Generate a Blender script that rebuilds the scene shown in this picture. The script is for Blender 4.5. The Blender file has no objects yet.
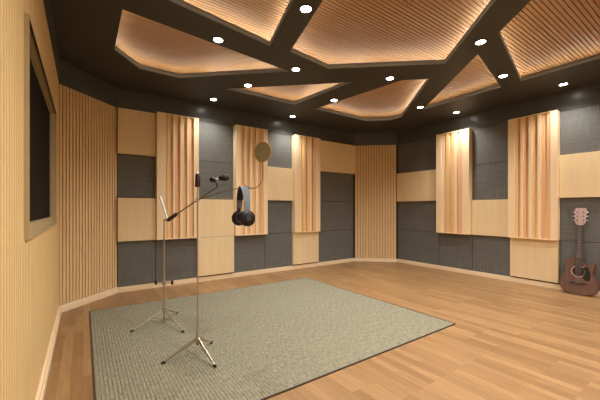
import bpy, bmesh, math, random
from mathutils import Vector, Matrix
random.seed(4)
S = bpy.context.scene
COL = S.collection
PI = math.pi

# ------------------------------------------------------------ materials
def srgb(r, g, b):
    def c(v):
        v /= 255.0
        return v / 12.92 if v <= 0.04045 else ((v + 0.055) / 1.055) ** 2.4
    return (c(r), c(g), c(b), 1)

def newmat(name):
    m = bpy.data.materials.new(name); m.use_nodes = True
    return m, m.node_tree.nodes, m.node_tree.links, m.node_tree.nodes['Principled BSDF']

def plain(name, col, rough=0.5, metal=0.0, spec=0.5, noise=0.0, scale=30):
    m, n, l, b = newmat(name)
    b.inputs['Base Color'].default_value = col
    b.inputs['Roughness'].default_value = rough
    b.inputs['Metallic'].default_value = metal
    b.inputs['Specular IOR Level'].default_value = spec
    if noise:
        tc = n.new('ShaderNodeTexCoord'); t = n.new('ShaderNodeTexNoise'); t.inputs['Scale'].default_value = scale
        l.new(tc.outputs['Object'], t.inputs['Vector'])
        r = n.new('ShaderNodeMapRange'); r.inputs['To Min'].default_value = 1 - noise; r.inputs['To Max'].default_value = 1 + noise
        l.new(t.outputs['Fac'], r.inputs['Value'])
        hsv = n.new('ShaderNodeHueSaturation'); hsv.inputs['Color'].default_value = col
        l.new(r.outputs['Result'], hsv.inputs['Value']); l.new(hsv.outputs['Color'], b.inputs['Base Color'])
    return m

def wood(name, c1, c2, stretch=(14, 14, 0.7), rough=0.45, spec=0.35, amount=1.0):
    m, n, l, b = newmat(name)
    tc = n.new('ShaderNodeTexCoord'); mp = n.new('ShaderNodeMapping'); mp.inputs['Scale'].default_value = stretch
    l.new(tc.outputs['Object'], mp.inputs['Vector'])
    t = n.new('ShaderNodeTexNoise'); t.inputs['Scale'].default_value = 2.2; t.inputs['Detail'].default_value = 6
    t.inputs['Roughness'].default_value = 0.6; t.inputs['Distortion'].default_value = 0.4
    l.new(mp.outputs['Vector'], t.inputs['Vector'])
    r = n.new('ShaderNodeValToRGB'); r.color_ramp.elements[0].position = 0.3; r.color_ramp.elements[1].position = 0.7
    r.color_ramp.elements[0].color = c1; r.color_ramp.elements[1].color = c2
    l.new(t.outputs['Fac'], r.inputs['Fac']); l.new(r.outputs['Color'], b.inputs['Base Color'])
    b.inputs['Roughness'].default_value = rough; b.inputs['Specular IOR Level'].default_value = spec
    return m

M = {}
M['wall_wood'] = wood('wall_wood', srgb(220, 187, 128), srgb(230, 199, 142))
M['panel_wood'] = wood('panel_wood', srgb(220, 194, 149), srgb(229, 204, 161), (5, 5, 0.5))
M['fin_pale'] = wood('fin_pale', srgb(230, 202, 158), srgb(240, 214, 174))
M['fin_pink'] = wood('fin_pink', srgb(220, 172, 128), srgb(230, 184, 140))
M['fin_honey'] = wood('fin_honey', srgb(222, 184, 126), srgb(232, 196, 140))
M['slat_wood'] = wood('slat_wood', srgb(208, 174, 124), srgb(222, 190, 142))
M['slat_groove'] = plain('slat_groove', srgb(158, 120, 78), 0.7)
M['base_wood'] = wood('base_wood', srgb(224, 200, 160), srgb(232, 208, 172), (2, 2, 12), rough=0.4)
M['ceil_wood'] = wood('ceil_wood', srgb(160, 120, 80), srgb(176, 134, 92), (0.7, 14, 14), rough=0.5)
M['ceil_dark'] = plain('ceil_dark', srgb(66, 65, 61), 0.55, spec=0.3)
M['plate_edge'] = plain('plate_edge', srgb(142, 148, 150), 0.5)
M['cavity'] = plain('cavity', srgb(54, 26, 12), 0.8)
M['frame_tan'] = plain('frame_tan', srgb(176, 156, 116), 0.4)
M['shadow_line'] = plain('shadow_line', srgb(40, 22, 20), 0.5)  # dark tone standing for shade at the window head
M['glass_dark'], _n, _l, _b = newmat('glass_dark')
_d = _n.new('ShaderNodeBsdfDiffuse'); _d.inputs['Color'].default_value = srgb(36, 32, 30)
_g = _n.new('ShaderNodeBsdfGlossy'); _g.inputs['Roughness'].default_value = 0.08
_x = _n.new('ShaderNodeMixShader'); _x.inputs[0].default_value = 0.05
_l.new(_d.outputs[0], _x.inputs[1]); _l.new(_g.outputs[0], _x.inputs[2])
_l.new(_x.outputs[0], [q for q in _n if q.type == 'OUTPUT_MATERIAL'][0].inputs['Surface'])
M['plaster'] = plain('plaster', srgb(90, 84, 74), 0.9)
M['steel'] = plain('steel', srgb(160, 150, 132), 0.38, metal=0.6, noise=0.05)
M['dark_steel'] = plain('dark_steel', srgb(92, 78, 58), 0.4, metal=0.5)
M['white_steel'] = plain('white_steel', srgb(225, 222, 212), 0.35, metal=0.2)
M['black'] = plain('black', srgb(22, 19, 19), 0.45, spec=0.3, noise=0.1)
M['rubber'] = plain('rubber', srgb(26, 22, 20), 0.7)
M['maroon'] = plain('maroon', srgb(44, 18, 16), 0.35)
M['brass'] = plain('brass', srgb(170, 125, 60), 0.35, metal=0.7)
M['band_grey'] = plain('band_grey', srgb(92, 98, 106), 0.6)
M['guitar_top'] = wood('guitar_top', srgb(92, 66, 56), srgb(106, 78, 66), (10, 10, 0.8), rough=0.35)
M['guitar_side'] = wood('guitar_side', srgb(92, 52, 40), srgb(108, 64, 50), (6, 6, 6), rough=0.35)
M['guitar_head'] = wood('guitar_head', srgb(172, 146, 138), srgb(188, 162, 152), (6, 6, 1), rough=0.4)
M['fretboard'] = plain('fretboard', srgb(52, 44, 40), 0.5)
M['pickguard'] = plain('pickguard', srgb(30, 36, 30), 0.2)
M['hole'] = plain('hole', srgb(46, 18, 16), 0.8)
M['silver'] = plain('silver', srgb(205, 200, 195), 0.3, metal=0.8)

def fabric(name, c1, c2, lines=55):
    m, n, l, b = newmat(name)
    tc = n.new('ShaderNodeTexCoord')
    out = []
    for sc in ((2.0, 2.0, lines), (lines, lines, 2.0)):
        mp = n.new('ShaderNodeMapping'); mp.inputs['Scale'].default_value = sc
        l.new(tc.outputs['Object'], mp.inputs['Vector'])
        t = n.new('ShaderNodeTexNoise'); t.inputs['Scale'].default_value = 1.6; t.inputs['Detail'].default_value = 3
        l.new(mp.outputs['Vector'], t.inputs['Vector']); out.append(t.outputs['Fac'])
    a = n.new('ShaderNodeMath'); a.operation = 'ADD'; l.new(out[0], a.inputs[0]); l.new(out[1], a.inputs[1])
    r = n.new('ShaderNodeValToRGB'); r.color_ramp.elements[0].position = 0.38; r.color_ramp.elements[1].position = 0.62
    r.color_ramp.elements[0].color = c1; r.color_ramp.elements[1].color = c2
    h = n.new('ShaderNodeMath'); h.operation = 'MULTIPLY'; h.inputs[1].default_value = 0.5
    l.new(a.outputs[0], h.inputs[0]); l.new(h.outputs[0], r.inputs['Fac']); l.new(r.outputs['Color'], b.inputs['Base Color'])
    b.inputs['Roughness'].default_value = 0.6; b.inputs['Specular IOR Level'].default_value = 0.3
    return m
M['fabric'] = fabric('fabric', srgb(89, 89, 84), srgb(109, 108, 102))
M['frieze'] = plain('frieze', srgb(78, 79, 75), 0.3, spec=0.4, noise=0.05)

def floor_mat():
    m, n, l, b = newmat('oak_floor')
    tc = n.new('ShaderNodeTexCoord'); mp = n.new('ShaderNodeMapping'); mp.inputs['Rotation'].default_value = (0, 0, PI / 2)
    l.new(tc.outputs['Object'], mp.inputs['Vector'])
    br = n.new('ShaderNodeTexBrick'); br.offset = 0.37; br.offset_frequency = 2
    br.inputs['Scale'].default_value = 1.0; br.inputs['Brick Width'].default_value = 0.62; br.inputs['Row Height'].default_value = 0.072
    br.inputs['Mortar Size'].default_value = 0.0009; br.inputs['Mortar Smooth'].default_value = 0.4; br.inputs['Bias'].default_value = 0.0
    br.inputs['Color1'].default_value = srgb(150, 116, 76); br.inputs['Color2'].default_value = srgb(128, 95, 60)
    br.inputs['Mortar'].default_value = srgb(120, 78, 40)
    l.new(mp.outputs['Vector'], br.inputs['Vector'])
    m2 = n.new('ShaderNodeMapping'); m2.inputs['Scale'].default_value = (22, 1.6, 1); l.new(tc.outputs['Object'], m2.inputs['Vector'])
    t = n.new('ShaderNodeTexNoise'); t.inputs['Scale'].default_value = 2.0; t.inputs['Detail'].default_value = 5; t.inputs['Distortion'].default_value = 0.6
    l.new(m2.outputs['Vector'], t.inputs['Vector'])
    r = n.new('ShaderNodeMapRange'); r.inputs['From Min'].default_value = 0.3; r.inputs['From Max'].default_value = 0.7
    r.inputs['To Min'].default_value = 0.86; r.inputs['To Max'].default_value = 1.1
    l.new(t.outputs['Fac'], r.inputs['Value'])
    hsv = n.new('ShaderNodeHueSaturation'); l.new(br.outputs['Color'], hsv.inputs['Color']); l.new(r.outputs['Result'], hsv.inputs['Value'])
    l.new(hsv.outputs['Color'], b.inputs['Base Color'])
    b.inputs['Roughness'].default_value = 0.38; b.inputs['Specular IOR Level'].default_value = 0.35
    return m
M['floor'] = floor_mat()

def rug_mat():
    m, n, l, b = newmat('rug_weave')
    tc = n.new('ShaderNodeTexCoord'); mp = n.new('ShaderNodeMapping'); mp.inputs['Scale'].default_value = (85, 22, 1)
    l.new(tc.outputs['Object'], mp.inputs['Vector'])
    t = n.new('ShaderNodeTexNoise'); t.inputs['Scale'].default_value = 1.0; t.inputs['Detail'].default_value = 3
    l.new(mp.outputs['Vector'], t.inputs['Vector'])
    r = n.new('ShaderNodeValToRGB'); r.color_ramp.elements[0].position = 0.32; r.color_ramp.elements[1].position = 0.68
    r.color_ramp.elements[0].color = srgb(108, 104, 86); r.color_ramp.elements[1].color = srgb(140, 135, 113)
    l.new(t.outputs['Fac'], r.inputs['Fac']); l.new(r.outputs['Color'], b.inputs['Base Color'])
    b.inputs['Roughness'].default_value = 0.95; b.inputs['Specular IOR Level'].default_value = 0.05
    return m
M['rug'] = rug_mat()
M['rug_edge'] = plain('rug_edge', srgb(58, 44, 34), 0.9)

def emit(name, col, strength):
    m = bpy.data.materials.new(name); m.use_nodes = True
    n = m.node_tree.nodes; n.clear()
    e = n.new('ShaderNodeEmission'); o = n.new('ShaderNodeOutputMaterial')
    e.inputs['Color'].default_value = col; e.inputs['Strength'].default_value = strength
    m.node_tree.links.new(e.outputs[0], o.inputs[0]); return m
M['lamp'] = emit('lamp', (1, 0.96, 0.9, 1), 14)
M['led'] = emit('led', (1, 0.90, 0.74, 1), 9.5)
def mesh_fabric():
    m, n, l, b = newmat('pop_mesh')
    b.inputs['Base Color'].default_value = srgb(124, 108, 74); b.inputs['Roughness'].default_value = 0.6
    b.inputs['Alpha'].default_value = 0.8
    return m
M['pop_mesh'] = mesh_fabric()

# ------------------------------------------------------------ helpers
def add_box(bm, x0, x1, y0, y1, z0, z1):
    v = [bm.verts.new((x, y, z)) for x in (x0, x1) for y in (y0, y1) for z in (z0, z1)]
    for f in ((0, 1, 3, 2), (4, 6, 7, 5), (0, 4, 5, 1), (2, 3, 7, 6), (0, 2, 6, 4), (1, 5, 7, 3)):
        bm.faces.new([v[i] for i in f])

def box(*a):
    bm = bmesh.new(); add_box(bm, *a); return bm

def add_prism(bm, pts, axis, a, b):
    """outline pts (u,v) extruded along axis from a to b"""
    def P(u, v, w):
        return {'x': (w, u, v), 'y': (u, w, v), 'z': (u, v, w)}[axis]
    lo = [bm.verts.new(P(u, v, a)) for u, v in pts]; hi = [bm.verts.new(P(u, v, b)) for u, v in pts]
    bm.faces.new(lo); bm.faces.new(hi[::-1]); n = len(pts)
    for i in range(n):
        bm.faces.new((lo[i], hi[i], hi[(i + 1) % n], lo[(i + 1) % n]))

def add_tube(bm, pts, r, seg=10):
    pts = [Vector(p) for p in pts]; rs = r if isinstance(r, (list, tuple)) else [r] * len(pts)
    rings = []; up = None
    for i, p in enumerate(pts):
        d = (pts[min(i + 1, len(pts) - 1)] - pts[max(i - 1, 0)]).normalized()
        if up is None:
            up = Vector((0, 0, 1)) if abs(d.z) < 0.9 else Vector((1, 0, 0))
        a = (up - d * up.dot(d)).normalized(); up = a; b = d.cross(a)
        rings.append([bm.verts.new(p + (a * math.cos(t) + b * math.sin(t)) * rs[i]) for t in (2 * PI * k / seg for k in range(seg))])
    for q, w in zip(rings, rings[1:]):
        for k in range(seg):
            bm.faces.new((q[k], q[(k + 1) % seg], w[(k + 1) % seg], w[k]))
    bm.faces.new(rings[0][::-1]); bm.faces.new(rings[-1])

def tube(pts, r, seg=10):
    bm = bmesh.new(); add_tube(bm, pts, r, seg); return bm

def add_torus(bm, R, r, mat, n=36, k=8):
    rings = []
    for i in range(n):
        a = 2 * PI * i / n
        rings.append([bm.verts.new(mat @ Vector(((R + r * math.cos(b)) * math.cos(a), (R + r * math.cos(b)) * math.sin(a), r * math.sin(b)))) for b in (2 * PI * j / k for j in range(k))])
    for i in range(n):
        p, q = rings[i], rings[(i + 1) % n]
        for j in range(k):
            bm.faces.new((p[j], q[j], q[(j + 1) % k], p[(j + 1) % k]))

def add_ball(bm, c, r, sc=(1, 1, 1), u=16, v=10):
    ret = bmesh.ops.create_uvsphere(bm, u_segments=u, v_segments=v, radius=r)
    for w in ret['verts']:
        w.co = Vector(c) + Vector((w.co.x * sc[0], w.co.y * sc[1], w.co.z * sc[2]))

def add_lathe(bm, prof, c, seg=28):
    """prof: (radius, z) list around vertical axis at c"""
    c = Vector(c); rings = []
    for r, z in prof:
        rings.append([bm.verts.new(c + Vector((r * math.cos(t), r * math.sin(t), z))) for t in (2 * PI * k / seg for k in range(seg))])
    for q, w in zip(rings, rings[1:]):
        for k in range(seg):
            bm.faces.new((q[k], q[(k + 1) % seg], w[(k + 1) % seg], w[k]))
    return rings

def obj(name, bm, mat, parent=None, smooth=False, bevel=0, local=False):
    if parent is not None and not local:
        bmesh.ops.translate(bm, vec=-parent.location, verts=bm.verts)
    bmesh.ops.recalc_face_normals(bm, faces=bm.faces)
    me = bpy.data.meshes.new(name); bm.to_mesh(me); bm.free()
    mats = mat if isinstance(mat, list) else [mat]
    for m in mats: me.materials.append(m)
    if smooth:
        for p in me.polygons: p.use_smooth = True
    o = bpy.data.objects.new(name, me); COL.objects.link(o)
    if smooth:
        try:
            me.set_sharp_from_angle(angle=math.radians(40))
        except Exception:
            pass
    if bevel:
        b = o.modifiers.new('bevel', 'BEVEL'); b.width = bevel; b.segments = 2; b.limit_method = 'ANGLE'
    if parent is not None: o.parent = parent
    return o

def struct(name, bm, mat, **k):
    o = obj(name, bm, mat, **k); o['kind'] = 'structure'; return o

def tag(o, label, cat, group=None):
    o['label'] = label; o['category'] = cat
    if group: o['group'] = group
    return o

def thing(name, label, cat, loc=(0, 0, 0), rz=0, group=None):
    o = bpy.data.objects.new(name, None); o.empty_display_size = 0.1; COL.objects.link(o)
    o.location = loc; o.rotation_euler = (0, 0, rz)
    return tag(o, label, cat, group)

# ------------------------------------------------------------ room dimensions
XL, XR, YB = -0.23, 5.807, 5.13
YF = -2.6
ZT, ZC = 2.647, 2.94
CHL = ((-0.23, 4.53), (0.40, 5.13))       # left corner chamfer
CHR = ((5.10, 5.13), (5.807, 4.51))       # right corner chamfer
ROW = (0.075, 0.731, 1.362, 1.994, 2.647)

# floor
struct('floor', box(-0.6, 6.2, YF - 0.2, 5.6, -0.1, 0), M['floor'])

# ------------------------------------------------------------ walls
W0, W1 = 1.98, 3.85            # window in the left wall
WZ0, WZ1 = 1.05, 2.14
bm = bmesh.new()
pitch, gap = 0.05, 0.0075
for a, b, z0, z1 in ((YF, W0, 0, ZC), (W1, 4.60, 0, ZC), (W0, W1, 0, WZ0), (W0, W1, WZ1, ZC)):
    add_box(bm, -0.50, -0.236, a, b, z0, z1)
y = YF
while y < 4.53:
    e = min(y + pitch - gap, 4.53)
    if e <= W0 or y >= W1:
        add_box(bm, -0.237, XL, y, e, 0, ZT)
    else:
        add_box(bm, -0.237, XL, y, e, 0, WZ0)
        add_box(bm, -0.237, XL, y, e, WZ1, ZT)
    y += pitch
struct('wall_left', bm, M['wall_wood'])
struct('wall_back', box(-0.5, 6.1, 5.20, 5.45, 0, ZC), M['plaster'])
struct('wall_right', box(5.87, 6.1, YF, 5.20, 0, ZC), M['plaster'])
struct('wall_front', box(-0.5, 6.1, YF - 0.2, YF, 0, ZC), M['wall_wood'])

# dark frieze band above the panels, all round the room
bm = bmesh.new()
def band(bm, pts, t, z0, z1):
    """strip of thickness t outside the inner outline pts"""
    n = len(pts)
    P = [Vector(p) for p in pts]
    off = []
    for i in range(n):
        d0 = (P[i] - P[i - 1]).normalized() if i else (P[1] - P[0]).normalized()
        d1 = (P[i + 1] - P[i]).normalized() if i < n - 1 else d0
        n0 = Vector((-d0.y, d0.x)); n1 = Vector((-d1.y, d1.x))
        k = (n0 + n1); k = k / k.dot(n0)
        off.append(P[i] + k * t)
    for i in range(n - 1):
        q = [P[i], P[i + 1], off[i + 1], off[i]]
        lo = [bm.verts.new((v.x, v.y, z0)) for v in q]; hi = [bm.verts.new((v.x, v.y, z1)) for v in q]
        bm.faces.new(lo); bm.faces.new(hi[::-1])
        for j in range(4):
            bm.faces.new((lo[j], hi[j], hi[(j + 1) % 4], lo[(j + 1) % 4]))
fr = [(-0.226, YF), (-0.226, 4.545), (0.388, 5.16), (5.112, 5.16), (5.835, 4.525), (5.835, YF)]
band(bm, fr, 0.02, ZT + 0.001, ZC)
struct('trim_1', bm, M['frieze'])

# baseboard, stepped profile
def baseboard(name, pts):
    bm = bmesh.new()
    band(bm, pts, 0.028, 0, 0.052)
    P = [Vector(p) for p in pts]
    ins = []
    for i, p in enumerate(P):
        d0 = (P[i] - P[i - 1]).normalized() if i else (P[1] - P[0]).normalized()
        d1 = (P[i + 1] - P[i]).normalized() if i < len(P) - 1 else d0
        n0 = Vector((-d0.y, d0.x)); n1 = Vector((-d1.y, d1.x)); k = n0 + n1; k = k / k.dot(n0)
        ins.append(p + k * 0.008)
    band(bm, [tuple(v) for v in ins], 0.02, 0.052, 0.085 if 'left' in name else 0.072)
    return struct(name, bm, M['base_wood'])
baseboard('baseboard_left', [(-0.205, YF), (-0.205, 4.518), (0.412, 5.13)])
baseboard('baseboard_back', [(0.412, 5.13), (5.09, 5.13), (5.80, 4.505)])
baseboard('baseboard_right', [(5.80, 4.505), (5.80, YF)])

# window in the left wall
bm = bmesh.new()
X0, X1 = -0.30, -0.214
for a in ((X0, X1, W0, W0 + 0.012, WZ0, WZ1), (X0, X1, W1 - 0.012, W1, WZ0, WZ1),
          (X0, X1, W0 + 0.012, W1 - 0.012, WZ0, WZ0 + 0.012), (X0, X1, W0 + 0.012, W1 - 0.012, WZ1 - 0.012, WZ1)):
    add_box(bm, *a)
win = struct('window_1', bm, M['frame_tan'])
bm = bmesh.new()
a0, a1, b0, b1 = W0 + 0.012, W1 - 0.012, WZ0 + 0.012, WZ1 - 0.012
for a in ((-0.295, -0.240, a0, a0 + 0.05, b0, b1), (-0.295, -0.240, a1 - 0.05, a1, b0, b1),
          (-0.295, -0.240, a0 + 0.05, a1 - 0.05, b0, b0 + 0.062), (-0.295, -0.240, a0 + 0.05, a1 - 0.05, b1 - 0.02, b1)):
    add_box(bm, *a)
obj('window_frame', bm, M['frame_tan'], win)
obj('window_pane', box(-0.275, -0.262, a0 + 0.05, a1 - 0.05, b0 + 0.062, b1 - 0.02), M['glass_dark'], win)
bm = box(-0.222, -0.2135, W0 + 0.012, W1 - 0.012, WZ1 - 0.022, WZ1 - 0.012)  # dark strip painted in for the shadowed recess under the lip
obj('lip_shadow', bm, M['shadow_line'], win)
struct('wall_left', box(-0.5, -0.30, W0, W1, WZ0, WZ1), M['plaster'])

# ------------------------------------------------------------ ceiling
OPEN = dict(
    A=[(.28, 3.11), (.28, 3.95), (.58, 4.31), (1.05, 4.31), (2.138, 3.312)],
    B=[(.28, 2.71), (1.637, 2.915), (1.20, 1.27), (.28, 1.62)],
    C=[(1.877, 2.887), (2.498, 2.965), (3.564, 2.069), (2.30, .576), (1.36, .98)],
    D=[(3.371, 1.402), (4.90, 1.761), (4.90, -.5), (3.4, -.5), (2.62, .47)],
    E=[(3.642, 1.725), (4.91, 2.008), (4.91, 3.278)],
    F=[(3.31, 4.30), (4.594, 4.31), (4.96, 4.00), (4.96, 3.75), (3.805, 2.419), (3.538, 2.664)],
    G=[(1.684, 4.325), (2.897, 4.325), (3.031, 3.099)],
    H=[(.28, 1.2), (1.0, .9), (2.1, .25), (2.3, -2.0), (.28, -2.0)],
    I=[(2.75, .1), (3.3, -.85), (4.9, -.85), (4.9, -2.0), (2.7, -2.0)],
)
OPEN = {k: [((x) * 1.0, (y) * 1.0) for x, y in v] for k, v in OPEN.items()}
def poly_area(p):
    return sum(p[i - 1][0] * p[i][1] - p[i][0] * p[i - 1][1] for i in range(len(p))) / 2
def filled(outer, holes, z0, z1, name, mat):
    cu = bpy.data.curves.new(name, 'CURVE'); cu.dimensions = '2D'; cu.fill_mode = 'BOTH'; cu.extrude = (z1 - z0) / 2
    for poly in [outer] + holes:
        s = cu.splines.new('POLY'); s.points.add(len(poly) - 1); s.use_cyclic_u = True
        for p, q in zip(s.points, poly): p.co = (q[0], q[1], 0, 1)
    t = bpy.data.objects.new('temporary', cu); COL.objects.link(t)
    dg = bpy.context.evaluated_depsgraph_get(); dg.update()
    me = bpy.data.meshes.new_from_object(t.evaluated_get(dg))
    bpy.data.objects.remove(t)
    bm = bmesh.new(); bm.from_mesh(me); bpy.data.meshes.remove(me)
    bmesh.ops.remove_doubles(bm, verts=bm.verts, dist=1e-4)
    bmesh.ops.translate(bm, vec=(0, 0, (z0 + z1) / 2), verts=bm.verts)
    return struct(name, bm, mat)
plate = filled([(-0.5, YF - 0.2), (6.1, YF - 0.2), (6.1, 5.45), (-0.5, 5.45)], list(OPEN.values()), ZC, ZC + 0.055, 'ceiling', [M['ceil_dark'], M['plate_edge']])
for p in plate.data.polygons:
    if abs(p.normal.z) < 0.5: p.material_index = 1
# wooden slat ceiling above the openings
ZW = ZC + 0.155
bm = bmesh.new()
y = YF
while y < 5.3:
    add_box(bm, -0.3, 5.9, y, y + 0.0315, ZW, ZW + 0.02); y += 0.0395
slats = struct('ceiling', bm, M['ceil_wood'])
bm = box(-0.5, 6.1, YF - 0.2, 5.45, ZW + 0.02, ZW + 0.1)
obj('slat_backing', bm, M['cavity'], slats)
bm = bmesh.new()
for a in ((-0.5, -0.3, YF - .2, 5.45), (5.9, 6.1, YF - .2, 5.45), (-0.3, 5.9, YF - .2, YF), (-0.3, 5.9, 5.3, 5.45)):
    add_box(bm, *a, ZC + 0.055, ZW + 0.02)
obj('ceiling_rim', bm, M['ceil_wood'], slats)
# warm light strips lying on the dark panels round every opening
for k, p in OPEN.items():
    if poly_area(p) < 0: p = p[::-1]
    P = [Vector(q) for q in p]; n = len(P); off = []
    for i in range(n):
        d0 = (P[i] - P[i - 1]).normalized(); d1 = (P[(i + 1) % n] - P[i]).normalized()
        n0 = Vector((d0.y, -d0.x)); n1 = Vector((d1.y, -d1.x)); kk = n0 + n1; kk = kk / kk.dot(n0)
        if kk.length > 2.2: kk = kk.normalized() * 2.2
        off.append((P[i] + kk * 0.098, P[i] + kk * 0.113))
    bm = bmesh.new()
    for i in range(n):
        (a, a2), (b, b2) = off[i], off[(i + 1) % n]
        z0, z1 = ZC + 0.0565, ZC + 0.066
        lo = [bm.verts.new((v.x, v.y, z0)) for v in (a, b, b2, a2)]; hi = [bm.verts.new((v.x, v.y, z1)) for v in (a, b, b2, a2)]
        bm.faces.new(lo); bm.faces.new(hi[::-1])
        for j in range(4): bm.faces.new((lo[j], hi[j], hi[(j + 1) % 4], lo[(j + 1) % 4]))
    obj('light_strip', bm, M['led'], plate)

# ------------------------------------------------------------ downlights
LIGHTS = [
    (3.40, 1.585, 'round lit downlight in the dark beam between the large middle opening and the right-hand opening'),
    (4.51, 1.82, 'round lit downlight between the small right triangle opening and the right-hand opening'),
    (5.50, 1.46, 'round lit downlight in the dark border nearest the right wall, above the tall diffuser'),
    (4.73, 3.19, 'round lit downlight beside the left tip of the right triangle opening'),
    (5.52, 2.99, 'round lit downlight in the dark border above the narrower right-wall diffuser'),
    (1.59, 2.19, 'largest lit downlight, in the dark beam between the top left opening and middle opening'),
    (1.14, 3.11, 'round lit downlight in the beam between the two left openings'),
    (2.175, 3.21, 'round lit downlight at the meeting of beams below the middle opening'),
    (1.905, 4.015, 'round lit downlight at the left tip of the flat triangular opening'),
    (1.70, 4.845, 'leftmost round lit downlight in the dark border along the back wall'),
    (3.23, 4.88, 'round lit downlight in the border along the back wall, above the back centre diffusers'),
    (3.355, 2.715, 'round lit downlight above the top edge of the far five-sided opening'),
    (3.295, 3.775, 'round lit downlight between the flat triangle and the far five-sided opening'),
    (1.25, 0.98, 'added unseen fill downlight behind the camera near the left wall'),  # from here on: unseen downlights added to fill the room with light
    (2.45, 0.28, 'added unseen fill downlight behind the camera in the middle of the room'),
    (5.45, -0.2, 'added unseen fill downlight behind the camera along the right wall'),
    (3.0, -0.6, 'added unseen fill downlight behind the camera between rear openings'),
    (5.45, -1.9, 'added unseen fill downlight in the far rear right of the ceiling'),
    (2.5, -1.4, 'added unseen fill downlight in the rear middle beam of the ceiling'),
]
SPOT_W = 46
for x, y, lab in LIGHTS:
    t = thing('downlight', lab, 'ceiling light', (x, y, ZC), 0, 'recessed ceiling downlights')
    bm = bmesh.new()
    r = add_lathe(bm, [(0.0465, 0.0), (0.0465, -0.004), (0.054, -0.007), (0.062, -0.006), (0.064, 0.0)], (0, 0, 0), 32)
    obj('trim_ring', bm, M['ceil_dark'], t, smooth=True, local=True)
    bm = bmesh.new()
    r = add_lathe(bm, [(0.046, 0.0), (0.045, -0.003), (0.030, -0.005)], (0, 0, 0), 32); bm.faces.new(r[-1]); bm.faces.new(r[0])
    obj('lamp_lens', bm, M['lamp'], t, local=True)
    L = bpy.data.lights.new('downlight_lamp', 'SPOT'); L.energy = 34 if y > 1.2 else (120 if x < 2 else 82); L.color = (1, 0.97, 0.96)
    L.spot_size = math.radians(125 if y > 1.2 else 170); L.spot_blend = 1.0; L.shadow_soft_size = 0.05
    lo = bpy.data.objects.new('lamp_bulb', L); COL.objects.link(lo); lo.parent = t; lo.location = (0, 0, -0.02)

# ------------------------------------------------------------ wall panels
def fr_back(u): return (u, 0.0)
class Wall:
    def __init__(s, kind): s.kind = kind
    def place(s, u, d):          # d = distance of the local origin plane
        if s.kind == 'back': return (u, d, 0), 0.0
        return (d, u, 0), -PI / 2
BACK, RIGHT = Wall('back'), Wall('right')
FAB = {'back': 5.159, 'right': 5.834}; WOODF = {'back': 5.108, 'right': 5.785}; DIF = {'back': 5.045, 'right': 5.715}
BKP = {'back': 5.20, 'right': 5.87}

def flat_panel(wall, kind, u0, u1, r0, r1, label, inset=0.003):
    k = wall.kind; face = FAB[k] if kind == 'fabric' else WOODF[k]
    back = BKP[k] - 0.001
    loc, rz = wall.place(u0, face)
    w = abs(u1 - u0)
    z0, z1 = ((ROW[r0] if r0 else 0.0) if isinstance(r0, int) else r0), ROW[r1]
    bm = box(inset, w - inset, 0, back - face, z0 + (0.003 if kind == 'fabric' else 0.001), z1 - 0.003)
    nm = 'fabric_panel' if kind == 'fabric' else 'wood_panel'
    o = obj(nm, bm, M['fabric'] if kind == 'fabric' else M['panel_wood'], bevel=0.004 if kind == 'fabric' else 0.002)
    o.location = loc; o.rotation_euler = (0, 0, rz)
    tag(o, label, 'acoustic panel', 'dark fabric wall panels' if kind == 'fabric' else 'plain light wood wall panels')
    return o

def diffuser(wall, u0, u1, label, prof):
    k = wall.kind; face = DIF[k]; loc, rz = wall.place(u0, face); w = abs(u1 - u0); dp = BKP[k] - 0.001 - face
    z0, z1 = ROW[1] + 0.002, ROW[4] + 0.012
    t = thing('diffuser_panel', label, 'sound diffuser', loc, rz, 'tall ribbed wooden diffusers')
    e = 0.012
    bm = bmesh.new()
    add_box(bm, 0, e, 0, dp, z0, z1); add_box(bm, w - e, w, 0, dp, z0, z1)
    add_box(bm, e, w - e, 0, dp, z0, z0 + e); add_box(bm, e, w - e, 0, dp, z1 - e, z1)
    obj('frame', bm, M['fin_pale'], t, local=True)
    obj('back_board', box(e, w - e, dp - 0.012, dp - 0.001, z0 + e, z1 - e), M['fin_honey'], t, local=True)
    x = e
    tot = sum(a for a, b, c in prof)
    for a, d, m in prof:
        d = d * 0.5
        x2 = x + a / tot * (w - 2 * e)
        obj('slat', box(x, x2 - 0.0005, d, dp - 0.012, z0 + e + 0.0005, z1 - e - 0.0005), M[m], t, local=True)
        x = x2
    return t

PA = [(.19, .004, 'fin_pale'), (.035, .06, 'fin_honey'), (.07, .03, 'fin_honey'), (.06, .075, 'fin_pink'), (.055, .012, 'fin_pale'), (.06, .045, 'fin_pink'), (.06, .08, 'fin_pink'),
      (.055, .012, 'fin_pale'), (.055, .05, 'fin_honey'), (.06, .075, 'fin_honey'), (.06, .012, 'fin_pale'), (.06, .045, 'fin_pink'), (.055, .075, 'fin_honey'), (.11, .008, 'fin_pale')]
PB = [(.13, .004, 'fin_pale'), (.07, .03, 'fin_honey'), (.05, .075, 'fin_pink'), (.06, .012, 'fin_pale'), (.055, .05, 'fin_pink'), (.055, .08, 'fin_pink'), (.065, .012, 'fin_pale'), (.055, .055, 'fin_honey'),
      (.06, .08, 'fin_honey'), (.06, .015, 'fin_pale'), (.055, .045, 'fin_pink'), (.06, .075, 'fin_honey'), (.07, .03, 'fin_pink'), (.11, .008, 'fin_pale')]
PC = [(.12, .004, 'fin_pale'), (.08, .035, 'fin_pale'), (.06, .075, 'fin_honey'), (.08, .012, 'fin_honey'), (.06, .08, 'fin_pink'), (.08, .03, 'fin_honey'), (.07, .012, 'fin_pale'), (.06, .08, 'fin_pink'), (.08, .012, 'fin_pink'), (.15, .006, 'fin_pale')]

bx = [0.40, 0.905, 1.53, 2.163, 2.817, 3.41, 4.05, 5.105]
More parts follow.
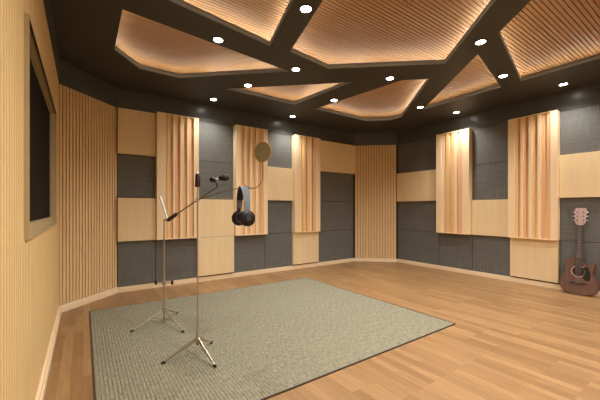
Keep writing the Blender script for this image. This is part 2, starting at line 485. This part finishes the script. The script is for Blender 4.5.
# column 1
flat_panel(BACK, 'wood', bx[0], bx[1], 3, 4, 'plain light wood panel topmost beside the left slatted corner')
flat_panel(BACK, 'fabric', bx[0], bx[1], 2, 3, 'dark fabric panel between two light wood squares beside the left slatted corner')
flat_panel(BACK, 'wood', bx[0], bx[1], 1, 2, 'plain light wood panel at mid height beside the left slatted corner')
flat_panel(BACK, 'fabric', bx[0], bx[1], 0, 1, 'dark fabric panel above the baseboard right beside the left slatted corner')
# column 2
diffuser(BACK, 0.905, 1.53, 'tall ribbed wooden diffuser on the back wall behind the left microphone stand', PA)
flat_panel(BACK, 'fabric', bx[1], bx[2], 0, 1, 'dark fabric panel below the leftmost ribbed diffuser, behind the left stand')
# column 3
flat_panel(BACK, 'fabric', bx[2], 2.163, 3, 4, 'upper dark fabric panel between the two left diffusers on the back wall')
flat_panel(BACK, 'fabric', bx[2], 2.163, 2, 3, 'dark fabric panel behind the microphone, above a light wood panel')
flat_panel(BACK, 'wood', bx[2], 2.163, 1, 2, 'plain light wood panel at mid height left of the headphones')
flat_panel(BACK, 'wood', bx[2], bx[3], 0.095, 1, 'plain light wood panel above the baseboard, right of the right stand pole')
# column 4
diffuser(BACK, 2.165, 2.79, 'tall ribbed wooden diffuser on the back wall behind the headphones and pop filter', PB)
flat_panel(BACK, 'fabric', bx[3], bx[4] - .025, 0, 1, 'dark fabric panel below the diffuser that hangs behind the headphones')
# column 5
flat_panel(BACK, 'fabric', 2.792, 3.398, 3, 4, 'dark fabric panel in the top row just right of the pop filter')
flat_panel(BACK, 'wood', 2.792, 3.398, 2, 3, 'short plain light wood panel linking the second and third back-wall diffusers')
flat_panel(BACK, 'fabric', 2.792, 3.398, 1, 2, 'dark fabric panel at mid height under the short wood panel, left of the third diffuser')
flat_panel(BACK, 'fabric', 2.792, 3.398, 0, 1, 'dark fabric panel above the baseboard between the second and third back-wall diffusers')
# column 6
diffuser(BACK, 3.40, 4.03, 'narrow-looking ribbed wooden diffuser on the back wall nearest the far corner', PC)
flat_panel(BACK, 'wood', 3.40, 4.04, 0.095, 1, 'plain light wood panel standing directly below the third back-wall diffuser')
# column 7
flat_panel(BACK, 'wood', 4.032, bx[7], 3, 4, 'wide plain light wood panel topmost beside the far slatted corner')
flat_panel(BACK, 'fabric', bx[6] - .005, bx[7] - .02, 2, 3, 'dark fabric panel directly under the wide wood panel by the far slatted corner')
flat_panel(BACK, 'fabric', bx[6] - .005, bx[7] - .02, 1, 2, 'middle dark fabric panel of the stack left of the far slatted corner')
flat_panel(BACK, 'fabric', bx[6] - .005, bx[7] - .02, 0, 1, 'lowest dark fabric panel of the stack left of the far slatted corner')
# right wall columns (y decreasing towards the camera)
ry = [4.50, 3.51, 2.865, 2.235, 1.59, 0.95, 0.3]
flat_panel(RIGHT, 'fabric', ry[0], ry[1], 3, 4, 'top dark fabric panel on the right wall beside the far slatted corner')
flat_panel(RIGHT, 'wood', ry[0], ry[1], 2, 3, 'plain light wood panel on the right wall between far slatted corner and first diffuser')
flat_panel(RIGHT, 'fabric', ry[0], ry[1], 1, 2, 'mid height dark fabric panel on the right wall beside the far slatted corner')
flat_panel(RIGHT, 'fabric', ry[0], ry[1], 0, 1, 'dark fabric panel above the baseboard on the right wall beside the far slatted corner')
diffuser(RIGHT, 3.50, 2.865, 'ribbed wooden diffuser on the right wall nearest the far slatted corner', PC)
flat_panel(RIGHT, 'fabric', ry[1], ry[2], 0, 1, 'dark fabric panel directly below the farther right-wall diffuser')
flat_panel(RIGHT, 'fabric', ry[2], ry[3], 3, 4, 'upper dark fabric panel between the two right-wall diffusers')
flat_panel(RIGHT, 'fabric', ry[2], ry[3], 2, 3, 'dark fabric panel directly above the wood panel between the two right-wall diffusers')
flat_panel(RIGHT, 'wood', ry[2], ry[3], 1, 2, 'plain light wood panel between the two right-wall diffusers')
flat_panel(RIGHT, 'fabric', ry[2], ry[3], 0, 1, 'dark fabric panel above the baseboard between the two right-wall diffusers')
diffuser(RIGHT, 2.235, 1.59, 'largest ribbed wooden diffuser, on the right wall left of the guitar', PB)
flat_panel(RIGHT, 'wood', ry[3], ry[4] + .005, 0.095, 1, 'plain light wood panel on the right wall just left of the guitar body')
flat_panel(RIGHT, 'fabric', ry[4], ry[5], 3, 4, 'top dark fabric panel high above the guitar at the right edge')
flat_panel(RIGHT, 'wood', ry[4], ry[5], 2, 3, 'plain light wood panel above the guitar headstock')
flat_panel(RIGHT, 'fabric', ry[4], ry[5], 1, 2, 'dark fabric panel behind the guitar neck')
flat_panel(RIGHT, 'fabric', ry[4], ry[5], 0, 1, 'dark fabric panel behind the guitar body')
# the rest of the right wall, out of the photo
bm = bmesh.new(); add_box(bm, 5.833, 5.869, YF, 0.947, 0.0, ZT)
struct('wall_right', bm, M['fabric'])

# slatted corner panels
def slat_corner(p0, p1, pitch, label, depth=0.016):
    p0, p1 = Vector(p0), Vector(p1); d = p1 - p0; L = d.length; a = math.atan2(d.y, d.x)
    t = thing('slatted_corner_panel', label, 'slatted panel', (p0.x, p0.y, 0), a, 'slatted wooden corner panels')
    n = round(L / pitch); pt = L / n
    z0 = 0.088 if p0.x < 1 else 0.074
    bm = bmesh.new()
    for i in range(n):
        add_box(bm, i * pt + pt * .12, (i + 1) * pt - pt * .12, 0.0, depth, z0, ZT)
    obj('slats', bm, M['slat_wood'], t, local=True)
    obj('backing', box(0, L, depth, depth + 0.03, z0, ZT), M['slat_groove'], t, local=True)
slat_corner((-0.229, 4.537), (0.398, 5.157), 0.044, 'slatted wooden corner panel between the left wall and the back wall', 0.010)
slat_corner((5.106, 5.125), (5.800, 4.518), 0.062, 'slatted wooden corner panel between the back wall and the right wall')

# ------------------------------------------------------------ rug
RX0, RX1, RY0, RY1 = 0.065, 3.165, 1.735, 4.36
rug = thing('rug', 'large flat grey-green ribbed rug lying on the wooden floor under the stands', 'rug', (RX0, RY0, 0))
bm = bmesh.new()
prof = []; nr = 132; pt = (RX1 - RX0) / nr
for i in range(nr):
    x = i * pt
    prof += [(x, 0.0058), (x + pt * .3, 0.010), (x + pt * .7, 0.010)]
prof.append((RX1 - RX0, 0.0058))
Ly = RY1 - RY0
lo = [bm.verts.new((x, 0, z)) for x, z in prof]; hi = [bm.verts.new((x, Ly, z)) for x, z in prof]
for i in range(len(prof) - 1): bm.faces.new((lo[i], lo[i + 1], hi[i + 1], hi[i]))
lb = [bm.verts.new((x, y, 0.001)) for x, y in ((0, 0), (RX1 - RX0, 0), (RX1 - RX0, Ly), (0, Ly))]
bm.faces.new(lb[::-1])
obj('rug_pile', bm, M['rug'], rug, local=True)
bm = bmesh.new(); w = 0.008; Lx = RX1 - RX0
for a in ((-w, Lx + w, -w, 0), (-w, Lx + w, Ly, Ly + w), (-w, 0, 0, Ly), (Lx, Lx + w, 0, Ly)):
    add_box(bm, *a, 0.0, 0.0095)
obj('rug_binding', bm, M['rug_edge'], rug, local=True)
RUGZ = 0.0095

# ------------------------------------------------------------ stands
LAT = Vector((0.8204, -0.5717, 0))       # sideways across the view
FWD = Vector((0.5717, 0.8204, 0))
def stand_legs(t, base, feet, zh, r, plate=False):
    for f in feet:
        f = Vector(f); d = (Vector((f.x, f.y, 0)) - Vector((base.x, base.y, 0))).normalized()
        top = base + Vector((0, 0, zh)) + d * 0.014
        foot = Vector((f.x, f.y, RUGZ + 0.0115))
        bm = bmesh.new()
        if plate:
            s = Vector((-d.y, d.x, 0)) * 0.005
            ps = [top + Vector((0, 0, .012)), top - Vector((0, 0, .024)), foot - Vector((0, 0, .005)), foot + Vector((0, 0, .006))]
            A = [bm.verts.new(p + s) for p in ps]; B = [bm.verts.new(p - s) for p in ps]
            bm.faces.new(A); bm.faces.new(B[::-1])
            for i in range(4): bm.faces.new((A[i], B[i], B[(i + 1) % 4], A[(i + 1) % 4]))
        else:
            add_tube(bm, [top, foot], r, 8)
        leg = obj('leg', bm, M['steel'], t)
        bm = tube([foot - d * .014, foot + d * .014], [0.0100, 0.0085], 10)
        fo = obj('rubber_foot', bm, M['rubber'], t)
        fo.parent = leg

# stand 1 : tripod with boom arm
b1 = Vector((0.700, 3.497, 0)); 
def at1(px, py, D=3.27):
    u = (px - 300) / 311.0; w = (208.85 - py) / 311.0
    return FWD * D + LAT * (u * D) + Vector((0, 0, 1.2 + w * D))
P1 = Vector((0.697, 3.499, 0))
s1 = thing('microphone_stand', 'slim steel tripod stand with an angled boom arm, left one on the rug', 'microphone stand', (P1.x, P1.y, 0))
feet1 = [(0.386, 3.395, 0), (0.788, 3.10, 0), (0.88, 3.70, 0)]
stand_legs(s1, P1, feet1, 0.142, 0.0065)
obj('lower_pole', tube([P1 + Vector((0, 0, .03)), P1 + Vector((0, 0, .44))], 0.0095, 14), M['steel'], s1, smooth=True)
obj('upper_pole', tube([P1 + Vector((0, 0, .40)), P1 + Vector((0, 0, 1.085))], 0.0075, 12), M['steel'], s1, smooth=True)
bm = bmesh.new(); add_tube(bm, [P1 + Vector((0, 0, .125)), P1 + Vector((0, 0, .165))], 0.02, 14)
obj('leg_hub', bm, M['steel'], s1, smooth=True)
for f in feet1:       # braces
    f = Vector(f); mid = P1 + (f - P1) * 0.5 + Vector((0, 0, .078))
    obj('brace', tube([P1 + Vector((0, 0, .04)), mid], 0.004, 8), M['steel'], s1)
zk = 0.425
bm = bmesh.new(); add_tube(bm, [P1 + Vector((0, 0, zk)) - LAT * .075, P1 + Vector((0, 0, zk)) + LAT * .075], 0.006, 8)
add_tube(bm, [P1 + Vector((0, 0, zk - .025)), P1 + Vector((0, 0, zk + .02))], [0.017, 0.02], 14)
cl = obj('height_clamp', bm, M['steel'], s1)
for s in (-1, 1):
    c = P1 + Vector((0, 0, zk)) + LAT * (.085 * s)
    k = obj('clamp_knob', tube([c - Vector((0, 0, .02)), c + Vector((0, 0, .02))], [0.012, 0.014], 12), M['rubber'], s1); k.parent = cl
top1 = P1 + Vector((0, 0, 1.085))
J = at1(167.8, 220.3)
obj('boom_joint', tube([top1, J], 0.009, 10), M['steel'], s1, smooth=True)
obj('boom_tail', tube([J, at1(160.0, 196.5)], [0.010, 0.013], 12), M['white_steel'], s1, smooth=True)
obj('boom_grip', tube([at1(167.3, 220.8), at1(169, 219.4), at1(176, 214.6), at1(177.5, 213.5)], [0.012, 0.021, 0.019, 0.009], 14), M['maroon'], s1, smooth=True)
obj('boom_arm', tube([at1(177, 213.8), at1(217.3, 187)], 0.0065, 10), M['dark_steel'], s1, smooth=True)
mic = thing('microphone', 'small black microphone with a round holder at the end of the boom', 'microphone', tuple(at1(217.3, 187)))
obj('swivel', tube([at1(217.3, 187), at1(216.6, 183.5), at1(214.6, 180.3)], 0.007, 10), M['black'], mic, smooth=True)
bm = bmesh.new(); c = at1(213, 179.6)
add_tube(bm, [c - FWD * .02 - LAT * .012, c - FWD * .012 - LAT * .012, c + FWD * .012 + LAT * .01, c + FWD * .02 + LAT * .01], [0.02, 0.027, 0.027, 0.02], 18)
obj('holder', bm, M['black'], mic, smooth=True)
obj('mount', tube([at1(213.8, 179.6), at1(220.5, 178.2)], 0.008, 10), M['white_steel'], mic, smooth=True)
obj('body', tube([at1(218.8, 178.6), at1(219.6, 178.4), at1(223.2, 177.9)], [0.014, 0.025, 0.028], 18), M['black'], mic, smooth=True)
obj('grille', tube([at1(223.0, 177.9), at1(224.2, 177.8), at1(226.4, 177.5), at1(228.4, 177.2), at1(229.3, 177.1)], [0.030, 0.036, 0.034, 0.024, 0.010], 18), M['rubber'], mic, smooth=True)

# stand 2 : straight stand
D2 = 2.52
def at2(px, py, D=D2): return at1(px, py, D)
g = at2(197.6, 300); P2 = Vector((g.x, g.y, 0))
s2 = thing('microphone_stand', 'straight steel tripod stand with a black grip on top, right one on the rug', 'microphone stand', (P2.x, P2.y, 0))
feet2 = [(0.506, 2.561, 0), (0.812, 2.283, 0), (0.93, 2.70, 0)]
stand_legs(s2, P2, feet2, 0.150, 0.008, plate=True)
obj('pole', tube([P2 + Vector((0, 0, .09)), P2 + Vector((0, 0, 1.39))], 0.0068, 12), M['steel'], s2, smooth=True)
bm = bmesh.new(); add_tube(bm, [P2 + Vector((0, 0, .10)), P2 + Vector((0, 0, .15)), P2 + Vector((0, 0, .185))], [0.015, 0.019, 0.012], 14)
obj('leg_hub', bm, M['steel'], s2, smooth=True)
z = 1.2 + (208.85 - 187) / 311 * D2
obj('grip', tube([P2 + Vector((0, 0, z)), P2 + Vector((0, 0, z + .008)), P2 + Vector((0, 0, z + .09)), P2 + Vector((0, 0, z + .108))], [0.017, 0.022, 0.018, 0.012], 16), M['maroon'], s2, smooth=True)
obj('tip', tube([P2 + Vector((0, 0, z + .106)), P2 + Vector((0, 0, z + .125))], [0.010, 0.006], 12), M['white_steel'], s2, smooth=True)

# pop filter on a long thin arm clamped to stand 2
pf = thing('pop_filter', 'round brown mesh pop filter on a thin bent arm clamped to the right stand', 'pop filter', tuple(at2(197.6, 200)))
bm = bmesh.new(); c = at2(197.6, 200)
add_tube(bm, [c - Vector((0, 0, .016)), c + Vector((0, 0, .016))], 0.013, 12); add_tube(bm, [c - FWD * .0, c - FWD * .03], 0.008, 10)
obj('clamp', bm, M['steel'], pf)
def smoothpts(pts, n=6):
    out = []
    P = [pts[0]] + pts + [pts[-1]]
    for i in range(1, len(P) - 2):
        for k in range(n):
            t = k / n
            out.append(0.5 * ((2 * P[i]) + (P[i + 1] - P[i - 1]) * t + (2 * P[i - 1] - 5 * P[i] + 4 * P[i + 1] - P[i + 2]) * t * t + (-P[i - 1] + 3 * P[i] - 3 * P[i + 1] + P[i + 2]) * t ** 3))
    out.append(pts[-1]); return out
gn = smoothpts([at2(197.8, 200), at2(218, 193.2), at2(232, 189.6), at2(241, 188.2), at2(250, 188.4), at2(256.5, 187.6), at2(259.6, 184.5), at2(262.2, 180.0), at2(262.8, 174), at2(262.8, 161.5)])
obj('bent_arm', tube(gn, 0.0034, 8), M['dark_steel'], pf, smooth=True)
bm = bmesh.new(); c = at2(245.6, 188.2)
mt = Matrix.Translation(c + Vector((0, 0, .006))) @ Matrix.Rotation(math.radians(75), 4, LAT)
add_torus(bm, 0.014, 0.0032, mt, 20, 6)
obj('hook_ring', bm, M['brass'], pf, smooth=True)
c = at2(249.3, 186.6)
bm = bmesh.new(); add_ball(bm, c, 0.012); obj('knob', bm, M['silver'], pf, smooth=True)
c = at2(262.7, 152); nrm = (-FWD * 0.90 - LAT * 0.50).normalized()
q = nrm.to_track_quat('Z', 'Y').to_matrix().to_4x4(); mt = Matrix.Translation(c) @ q
bm = bmesh.new(); add_torus(bm, 0.079, 0.0045, mt, 44, 8); obj('rim', bm, M['brass'], pf, smooth=True)
bm = bmesh.new()
add_tube(bm, [c - nrm * 0.0022, c + nrm * 0.0022], 0.077, 40); obj('mesh_screen', bm, M['pop_mesh'], pf)

# headphones hanging over the arm
hp = thing('headphones', 'large black over-ear headphones hanging by their band from the thin arm', 'headphones', tuple(at2(245, 188)))
cn, cf = at2(247.0, 218.4, 2.455), at2(239.6, 218.2, 2.60)
ax = (cf - cn).normalized()
for c, s in ((cn, -1), (cf, 1)):
    o = ax * s
    bm = bmesh.new()
    add_tube(bm, [c - o * .004, c + o * .004, c + o * .022, c + o * .032, c + o * .036], [0.055, 0.063, 0.062, 0.048, 0.020], 30)
    cup = obj('ear_cup', bm, M['black'], hp, smooth=True)
    bm = bmesh.new()
    qq = ax.to_track_quat('Z', 'Y').to_matrix().to_4x4()
    add_torus(bm, 0.040, 0.015, Matrix.Translation(c - o * .012) @ qq, 30, 10)
    obj('ear_pad', bm, M['rubber'], hp, smooth=True)
    bm = bmesh.new()
    add_tube(bm, [c + o * .034, c + o * .040], [0.022, 0.018], 20)
    b = obj('badge', bm, M['fretboard'], hp, smooth=True)
# band : flat strip, half ellipse from cup to cup over the arm
mid = (cn + cf) / 2; half = (cf - cn).length / 2 + 0.012; ztop = at2(245, 186.6).z; hgt = ztop - (mid.z + .04)
side = ax.cross(Vector((0, 0, 1))).normalized()
def strip(bm, off, wid, thick, a0=0, a1=PI, n=26):
    rings = []
    for i in range(n + 1):
        t = a0 + (a1 - a0) * i / n
        rad = Vector(); ct, st = math.cos(t), math.sin(t)
        p = mid + Vector((0, 0, .04)) + ax * (-ct * (half - off)) * (0.8 + .2 * abs(ct)) + Vector((0, 0, (hgt - off) * (st ** 0.85 if st > 0 else st)))
        nn = (ax * -ct + Vector((0, 0, st))).normalized()
        w = wid * (0.65 + 0.35 * max(st, 0))
        rings.append([bm.verts.new(p + side * w + nn * thick), bm.verts.new(p - side * w + nn * thick), bm.verts.new(p - side * w - nn * thick), bm.verts.new(p + side * w - nn * thick)])
    for a, b in zip(rings, rings[1:]):
        for k in range(4): bm.faces.new((a[k], b[k], b[(k + 1) % 4], a[(k + 1) % 4]))
    bm.faces.new(rings[0]); bm.faces.new(rings[-1][::-1])
bm = bmesh.new(); strip(bm, 0, 0.032, 0.003); obj('headband', bm, M['band_grey'], hp, smooth=True)
bm = bmesh.new(); strip(bm, 0.009, 0.028, 0.005, 0.5, PI - 0.5); obj('headband_padding', bm, M['black'], hp, smooth=True)
for c in (cn, cf):
    obj('yoke', tube([c + Vector((0, 0, .046)), c + Vector((0, 0, .085))], 0.006, 8), M['black'], hp)

# ------------------------------------------------------------ guitar
gt = thing('acoustic_guitar', 'reddish brown cutaway acoustic guitar leaning against the dark panels of the right wall', 'guitar', (5.652, 1.345, 0.0), -PI / 2)
gt.rotation_euler = (math.radians(-7.2), 0, -PI / 2 + 0.0)
# local: x to the picture's right, y into the wall, z up the guitar
half_l = [(0.0, 0.004), (-.07, .006), (-.13, .02), (-.18, .055), (-.205, .11), (-.208, .165), (-.195, .215), (-.168, .262), (-.150, .305), (-.150, .345), (-.160, .385), (-.163, .425), (-.150, .465), (-.120, .495), (-.075, .508), (-.035, .510)]
half_r = [(.035, .510), (.038, .475), (.050, .440), (.075, .418), (.105, .420), (.130, .445), (.150, .470), (.166, .455), (.168, .425), (.160, .385), (.150, .345), (.150, .305), (.168, .262), (.195, .215), (.208, .165), (.205, .11), (.18, .055), (.13, .02), (.07, .006)]
out = half_l + half_r
def smooth_closed(p, n=3):
    r = []; m = len(p)
    for i in range(m):
        a, b, c, d = [Vector(p[(i + k) % m]) for k in (-1, 0, 1, 2)]
        for k in range(n):
            t = k / n
            r.append(tuple(0.5 * (2 * b + (c - a) * t + (2 * a - 5 * b + 4 * c - d) * t * t + (-a + 3 * b - 3 * c + d) * t ** 3)))
    return r
def keep_up(p): return [(a, max(b, 0.003)) for a, b in p]
outl = keep_up(smooth_closed(out))
bm = bmesh.new(); add_prism(bm, outl, 'y', 0.004, 0.098)
body = obj('body', bm, M['guitar_side'], gt, local=True, bevel=0.003)
bm = bmesh.new()
cx = sum(a for a, b in outl) / len(outl)
add_prism(bm, [(a * .975, .255 + (b - .255) * .985) for a, b in outl], 'y', 0.0, 0.0045)
obj('soundboard', bm, M['guitar_top'], gt, local=True)
def disc(bm, c, r, y0, y1, n=32, sx=1):
    add_prism(bm, [(c[0] + sx * r * math.cos(2 * PI * i / n), c[1] + r * math.sin(2 * PI * i / n)) for i in range(n)], 'y', y0, y1)
HC = (0.0, 0.325)
bm = bmesh.new(); disc(bm, HC, 0.080, -0.0012, 0.001); obj('rosette', bm, M['guitar_head'], gt, local=True)
bm = bmesh.new(); disc(bm, HC, 0.069, -0.0022, 0.001); obj('sound_hole', bm, M['hole'], gt, local=True)
bm = bmesh.new(); add_prism(bm, [(.03, .375), (.062, .385), (.078, .40), (.100, .395), (.125, .33), (.130, .27), (.118, .215), (.085, .205), (.050, .235), (.045, .262), (.068, .30), (.072, .335), (.058, .365)][::-1], 'y', -0.0024, 0.0005)
obj('pickguard', bm, M['pickguard'], gt, local=True)
bm = bmesh.new(); add_prism(bm, [(-.095, .175), (-.095, .160), (-.04, .150), (.04, .150), (.095, .160), (.095, .175), (.04, .180), (-.04, .180)], 'y', -0.009, 0.001)
bridge = obj('bridge', bm, M['fretboard'], gt, local=True)
bm = box(-.037, .037, -.013, -.008, .168, .172)
obj('saddle', bm, M['silver'], gt, local=True).parent = bridge
bm = bmesh.new(); add_prism(bm, [(-.034, .385), (.034, .385), (.027, .97), (-.027, .97)], 'y', -0.010, -0.0005)
fb = obj('fretboard', bm, M['fretboard'], gt, local=True)
bm = bmesh.new(); add_prism(bm, [(-.033, .505), (.033, .505), (.026, .975), (-.026, .975)], 'y', -0.001, 0.022)
obj('neck', bm, M['guitar_side'], gt, local=True, bevel=0.006)
for i in range(20):
    z = .97 - .66 * (1 - 2 ** (-(i + 1) / 12))
    if z > .395: obj('fret', box(-.027 - (.97 - z) * .012, .027 + (.97 - z) * .012, -.0112, -.0099, z - .001, z + .001), M['silver'], gt, local=True).parent = fb
for z in (.865, .80, .745, .69, .605, .56, .52):
    bm = bmesh.new(); disc(bm, (0, z), .005, -.0108, -.0099, 12)
    obj('fret_marker', bm, M['silver'], gt, local=True).parent = fb
bm = bmesh.new(); add_prism(bm, [(-.030, .975), (.030, .975), (.056, 1.01), (.064, 1.205), (.048, 1.222), (.02, 1.217), (0, 1.227), (-.02, 1.217), (-.048, 1.222), (-.064, 1.205), (-.056, 1.01)], 'y', -0.004, 0.014)
head = obj('headstock', bm, M['guitar_head'], gt, local=True, bevel=0.002)
for i in range(3):
    for s in (-1, 1):
        z = 1.045 + i * .058
        bm = bmesh.new(); add_tube(bm, [(s * .034, -.018, z), (s * .034, -.004, z)], 0.007, 12)
        obj('tuning_peg', bm, M['fretboard'], gt, local=True).parent = head
        bm = bmesh.new(); add_tube(bm, [(s * .054, .006, z), (s * .068, .006, z), (s * .082, .006, z)], [0.004, 0.010, 0.008], 10)
        obj('tuning_key', bm, M['silver'], gt, local=True).parent = head
for i in range(6):
    x = -.026 + i * .0104
    bm = bmesh.new(); add_tube(bm, [(x, -.0135, .170), (x * .72, -.0135, .975), ((-1 if i < 3 else 1) * .030, -.0100, 1.045 + (i if i < 3 else 5 - i) * .058)], 0.0007, 5)
    obj('string', bm, M['silver'], gt, local=True)

# ------------------------------------------------------------ camera, world, view
cam = bpy.data.cameras.new('camera'); co = bpy.data.objects.new('camera', cam); COL.objects.link(co)
co.location = (0, 0, 1.2); co.rotation_euler = (PI / 2, 0, -0.6086)
cam.sensor_width = 36; cam.lens = 36 * 311 / 600; cam.shift_y = 8.85 / 600; cam.clip_start = 0.02
S.camera = co
w = bpy.data.worlds.new('world'); w.use_nodes = True; S.world = w
w.node_tree.nodes['Background'].inputs['Color'].default_value = (0.9, 0.8, 0.65, 1)
w.node_tree.nodes['Background'].inputs['Strength'].default_value = 0.02
vs = S.view_settings; vs.view_transform = 'Standard'; vs.look = 'None'; vs.gamma = 1; vs.exposure = 1.22
vs.use_curve_mapping = False
